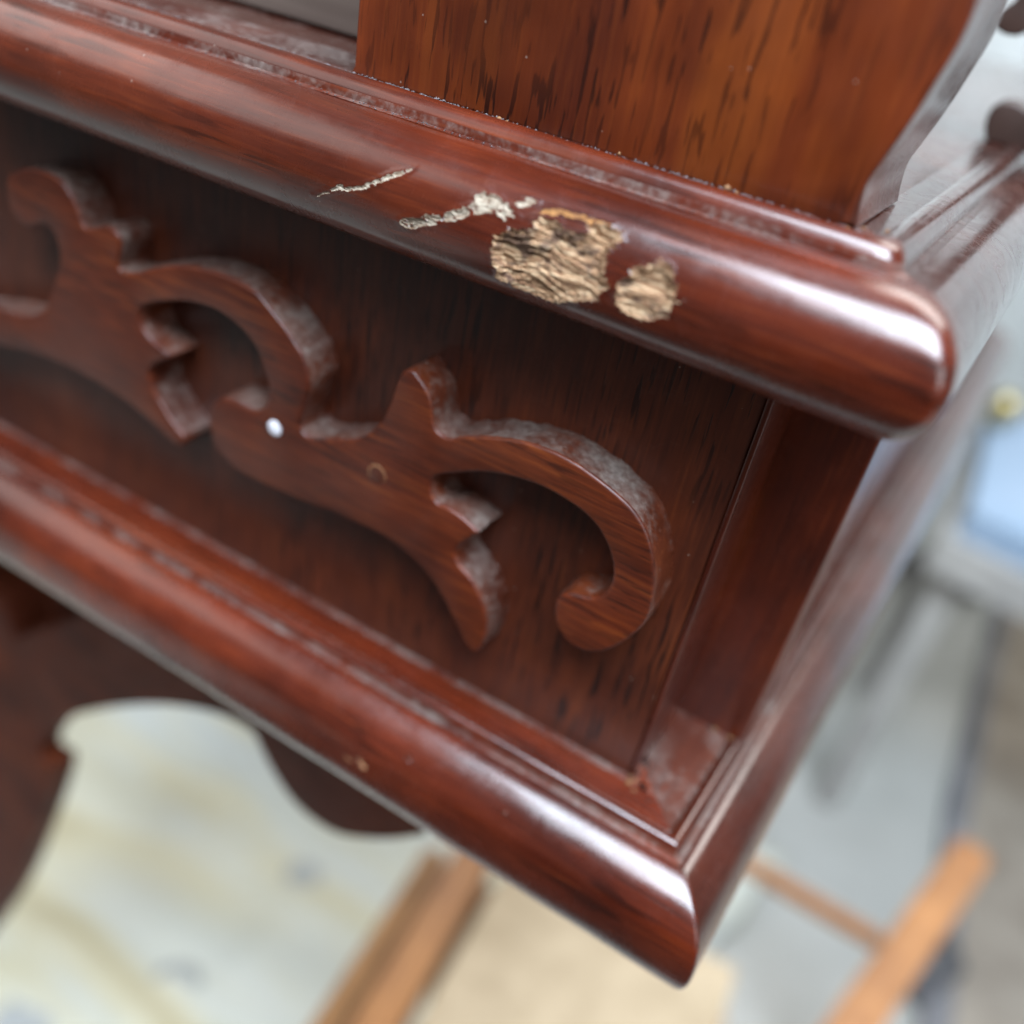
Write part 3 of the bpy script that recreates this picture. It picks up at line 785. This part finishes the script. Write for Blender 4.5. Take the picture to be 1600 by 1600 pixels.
fl = quad_slab("floor", [(-14, -14), (14, -14), (14, 14), (-14, 14)], -0.80, -0.75, M['floor'])
tagged(fl, kind='structure')
M['mat'] = plain("dark_reflection_dimmer", (0.022, 0.018, 0.015), (0.050, 0.040, 0.032), 30.0, 0.95)
fb = quad_slab("reflection_dimmer", [(-1.0, -6), (6, -6), (6, -0.25), (-0.60, -0.25)], -0.7495, -0.74, M['mat'])  # added out of view in front so the frieze and fretwork reflect dark
tagged(fb, kind='structure')
rg = root("rug", (0.45, 0.9, -0.75), "worn beige rug with a dark border on the pale floor", "rug")
quad_slab("pile", [(0.285, 1.50), (0.277, 0.90), (0.303, 0.50), (0.9, 0.62), (1.0, 1.6)], -0.746, -0.738, M['rug'], rg)
quad_slab("border", [(0.262, 1.50), (0.250, 0.90), (0.272, 0.50), (0.3025, 0.50), (0.2765, 0.90), (0.2845, 1.50)], -0.746, -0.736, M['rugdark'], rg)

# cream cloth with folds, stripes and faint grey spots
def clothmat():
    mt, nt, p = newmat("cream_striped_cloth")
    v = mapped(nt, (2.2, 9.0, 1.0), (0, 0, math.radians(-12)))
    st = noise(nt, v, 1.0, 3, 0.55, 0.4)
    c = ramp(nt, st, [(0.32, (0.40, 0.34, 0.20)), (0.44, (0.58, 0.55, 0.40)), (0.56, (0.58, 0.60, 0.54)), (0.72, (0.52, 0.57, 0.58))])
    nt.links.new(c, p.inputs["Base Color"]); p.inputs["Roughness"].default_value = 0.9
    return mt
M['cloth'] = clothmat()
nx, ny = 60, 60
X, Y = np.meshgrid(np.linspace(-0.95, 0.0, nx), np.linspace(-0.05, 0.66, ny), indexing='ij')
Z = -0.712 + 0.010 * np.sin(Y * 34 + X * 7) + 0.007 * np.sin(Y * 61 - X * 13) + 0.006 * np.sin(X * 40)
X = X + (Y - 0.3) * 0.25 * (X > -0.3)
I, J = np.meshgrid(np.arange(nx - 1), np.arange(ny - 1), indexing='ij')
a = (I * ny + J).ravel()
cl = mesh("cloth", np.stack([X, Y, Z], -1).reshape(-1, 3), np.stack([a, a + ny, a + ny + 1, a + 1], -1), M['cloth'], None, scale=1.0)
cr = root("folded_cloth", (-0.45, 0.3, -0.75), "cream striped cloth with grey spots spread on the floor behind the cabinet", "cloth")
cl.parent = cr; cl.location = -cr.location
me = cl.data
so = cl.modifiers.new("thickness", 'SOLIDIFY'); so.thickness = 0.03; so.offset = -1
M['spot'] = plain("grey_print", (0.30, 0.32, 0.32), (0.40, 0.42, 0.42), 30, 0.9)
for (x, y, r) in ((-0.314, 0.324, 0.026), (-0.338, 0.18, 0.028), (-0.409, 0.087, 0.036)):
    z = -0.712 + 0.010 * math.sin(y * 34 + x * 7) + 0.007 * math.sin(y * 61 - x * 13) + 0.006 * math.sin(x * 40)
    lathe("spot", [(0.0, 0.004), (r * .6, 0.003), (r, -0.012)], (x, y, z), M['spot'], cr)

# wooden chair under the corner: tan seat and orange rails
ch = root("chair", (0.0, 0.18, -0.75), "orange wooden chair with a tan seat below the cabinet corner", "chair")
quad_slab("seat", [(-0.088, 0.243), (0.060, 0.255), (0.075, 0.05), (-0.070, 0.02)], -0.405, -0.38, M['seat'], ch)
bar("rail", (-0.108, 0.235, -0.385), (-0.083, 0.0, -0.385), 0.022, 0.04, M['pine'], ch)
bar("rail", (-0.128, 0.215, -0.39), (-0.108, 0.0, -0.39), 0.014, 0.03, M['pine_dark'], ch)
for x, y in ((-0.10, 0.22), (0.055, 0.235), (-0.08, 0.02), (0.065, 0.06)):
    bar("leg", (x, y, -0.75), (x, y, -0.406), 0.024, 0.024, M['pine_dark'], ch)
# pine stand to the right: a long rail and a thin stretcher
st = root("pine_stand", (0.15, 0.35, -0.75), "orange pine stand with a long rail and thin stretcher on the pale floor", "stand")
bar("rail", (0.118, 0.22, -0.40), (0.181, 0.46, -0.40), 0.026, 0.03, M['pine'], st)
bar("stretcher", (0.0, 0.357, -0.41), (0.142, 0.354, -0.41), 0.012, 0.014, M['pine'], st)
for x, y in ((0.120, 0.228), (0.178, 0.450)):
    bar("leg", (x, y, -0.75), (x, y, -0.4155), 0.022, 0.022, M['pine'], st)
for x, y in ((-0.01, 0.357),):
    bar("leg", (x, y, -0.75), (x, y, -0.39), 0.02, 0.02, M['pine'], st)
# small table with a pale blue top and a brass knob
bc = root("side_table", (0.3, 0.95, -0.75), "small grey table with a pale blue top and brass knob, right of the cabinet", "table")
quad_slab("tabletop", [(0.100, 0.79), (0.50, 0.72), (0.56, 1.04), (0.090, 1.10)], -0.330, -0.300, M['blue'], bc)
quad_slab("rim", [(0.085, 0.775), (0.51, 0.705), (0.575, 1.06), (0.075, 1.115)], -0.370, -0.3305, M['greywood'], bc)
for x, y in ((0.115, 0.81), (0.48, 0.75), (0.53, 1.02), (0.11, 1.07)):
    bar("leg", (x, y, -0.75), (x, y, -0.3705), 0.028, 0.028, M['greywood'], bc)
lathe("knob", [(0.0, 0.036), (0.012, 0.034), (0.020, 0.022), (0.020, 0.012), (0.010, 0.002), (0.008, -0.006)], (0.098, 1.03, -0.296), M['brass'], bc)
M['slate'] = plain("dark_slate_bundle", (0.045, 0.045, 0.050), (0.13, 0.125, 0.125), 30, 0.8)
def heap(name, c, sx, sy, sz, mat, label, cat):
    V, F = [], []
    n_, m_ = 22, 8
    for k in range(m_ + 1):
        a_ = math.pi / 2 * k / m_
        for i_ in range(n_):
            t = 2 * math.pi * i_ / n_
            w_ = 1 + 0.22 * math.sin(3 * t + k * .6) + 0.12 * math.sin(7 * t + k)
            V.append((c[0] + sx * math.cos(a_) * math.cos(t) * w_, c[1] + sy * math.cos(a_) * math.sin(t) * w_, c[2] + sz * math.sin(a_) * (1 + .15 * math.sin(4 * t))))
    for k in range(m_):
        for i_ in range(n_):
            F.append((k * n_ + i_, k * n_ + (i_ + 1) % n_, (k + 1) * n_ + (i_ + 1) % n_, (k + 1) * n_ + i_))
    o = mesh(name, V, F, mat, None, scale=1.0, doubles=True)
    return tagged(o, label, cat)
heap("cloth_bundle", (0.150, 1.42, -0.75), 0.075, 0.05, 0.05, M['slate'], "dark slate cloth bundle on the pale floor under the side table", "bundle")
M['strawbrown'] = plain("brown_sacking", (0.16, 0.12, 0.08), (0.30, 0.24, 0.17), 30, 0.9)
heap("sack", (0.262, 0.655, -0.738), 0.030, 0.05, 0.03, M['slate'], "small dark sack at the edge of the beige rug", "sack")
heap("brown_sack", (0.40, 1.75, -0.75), 0.22, 0.15, 0.12, M['strawbrown'], "brown sacking heap on the floor beyond the side table", "sack")
# white table added behind so the cornice return reflects something pale
tb = root("reflector_table", (-0.2, 1.2, -0.75), "white table added behind the cabinet as a pale reflector", "table")
quad_slab("tabletop", [(-0.9, 0.80), (0.06, 0.80), (0.10, 1.6), (-0.9, 1.6)], -0.035, -0.010, M['white'], tb)
for x, y in ((-0.85, 0.85), (0.01, 0.85), (0.05, 1.54), (-0.85, 1.54)):
    bar("leg", (x, y, -0.75), (x, y, -0.0355), 0.05, 0.05, M['white'], tb)
# white backdrop sheet, added to fill the background and give pale reflections
nx, nz = 90, 16
X, Z = np.meshgrid(np.linspace(-1.6, 1.8, nx), np.linspace(-0.73, 1.25, nz), indexing='ij')
Y = 1.75 + 0.05 * np.sin(X * 11) + 0.03 * np.sin(X * 23 + Z * 2)
I, J = np.meshgrid(np.arange(nx - 1), np.arange(nz - 1), indexing='ij')
a = (I * nz + J).ravel()
sheet = mesh("backdrop_sheet", np.stack([X, Y, Z], -1).reshape(-1, 3), np.stack([a, a + nz, a + nz + 1, a + 1], -1), M['white'], None, scale=1.0)
tagged(sheet, "white folded backdrop sheet added far behind the cabinet, also a reflector", "sheet")
so = sheet.modifiers.new("thickness", 'SOLIDIFY'); so.thickness = 0.004
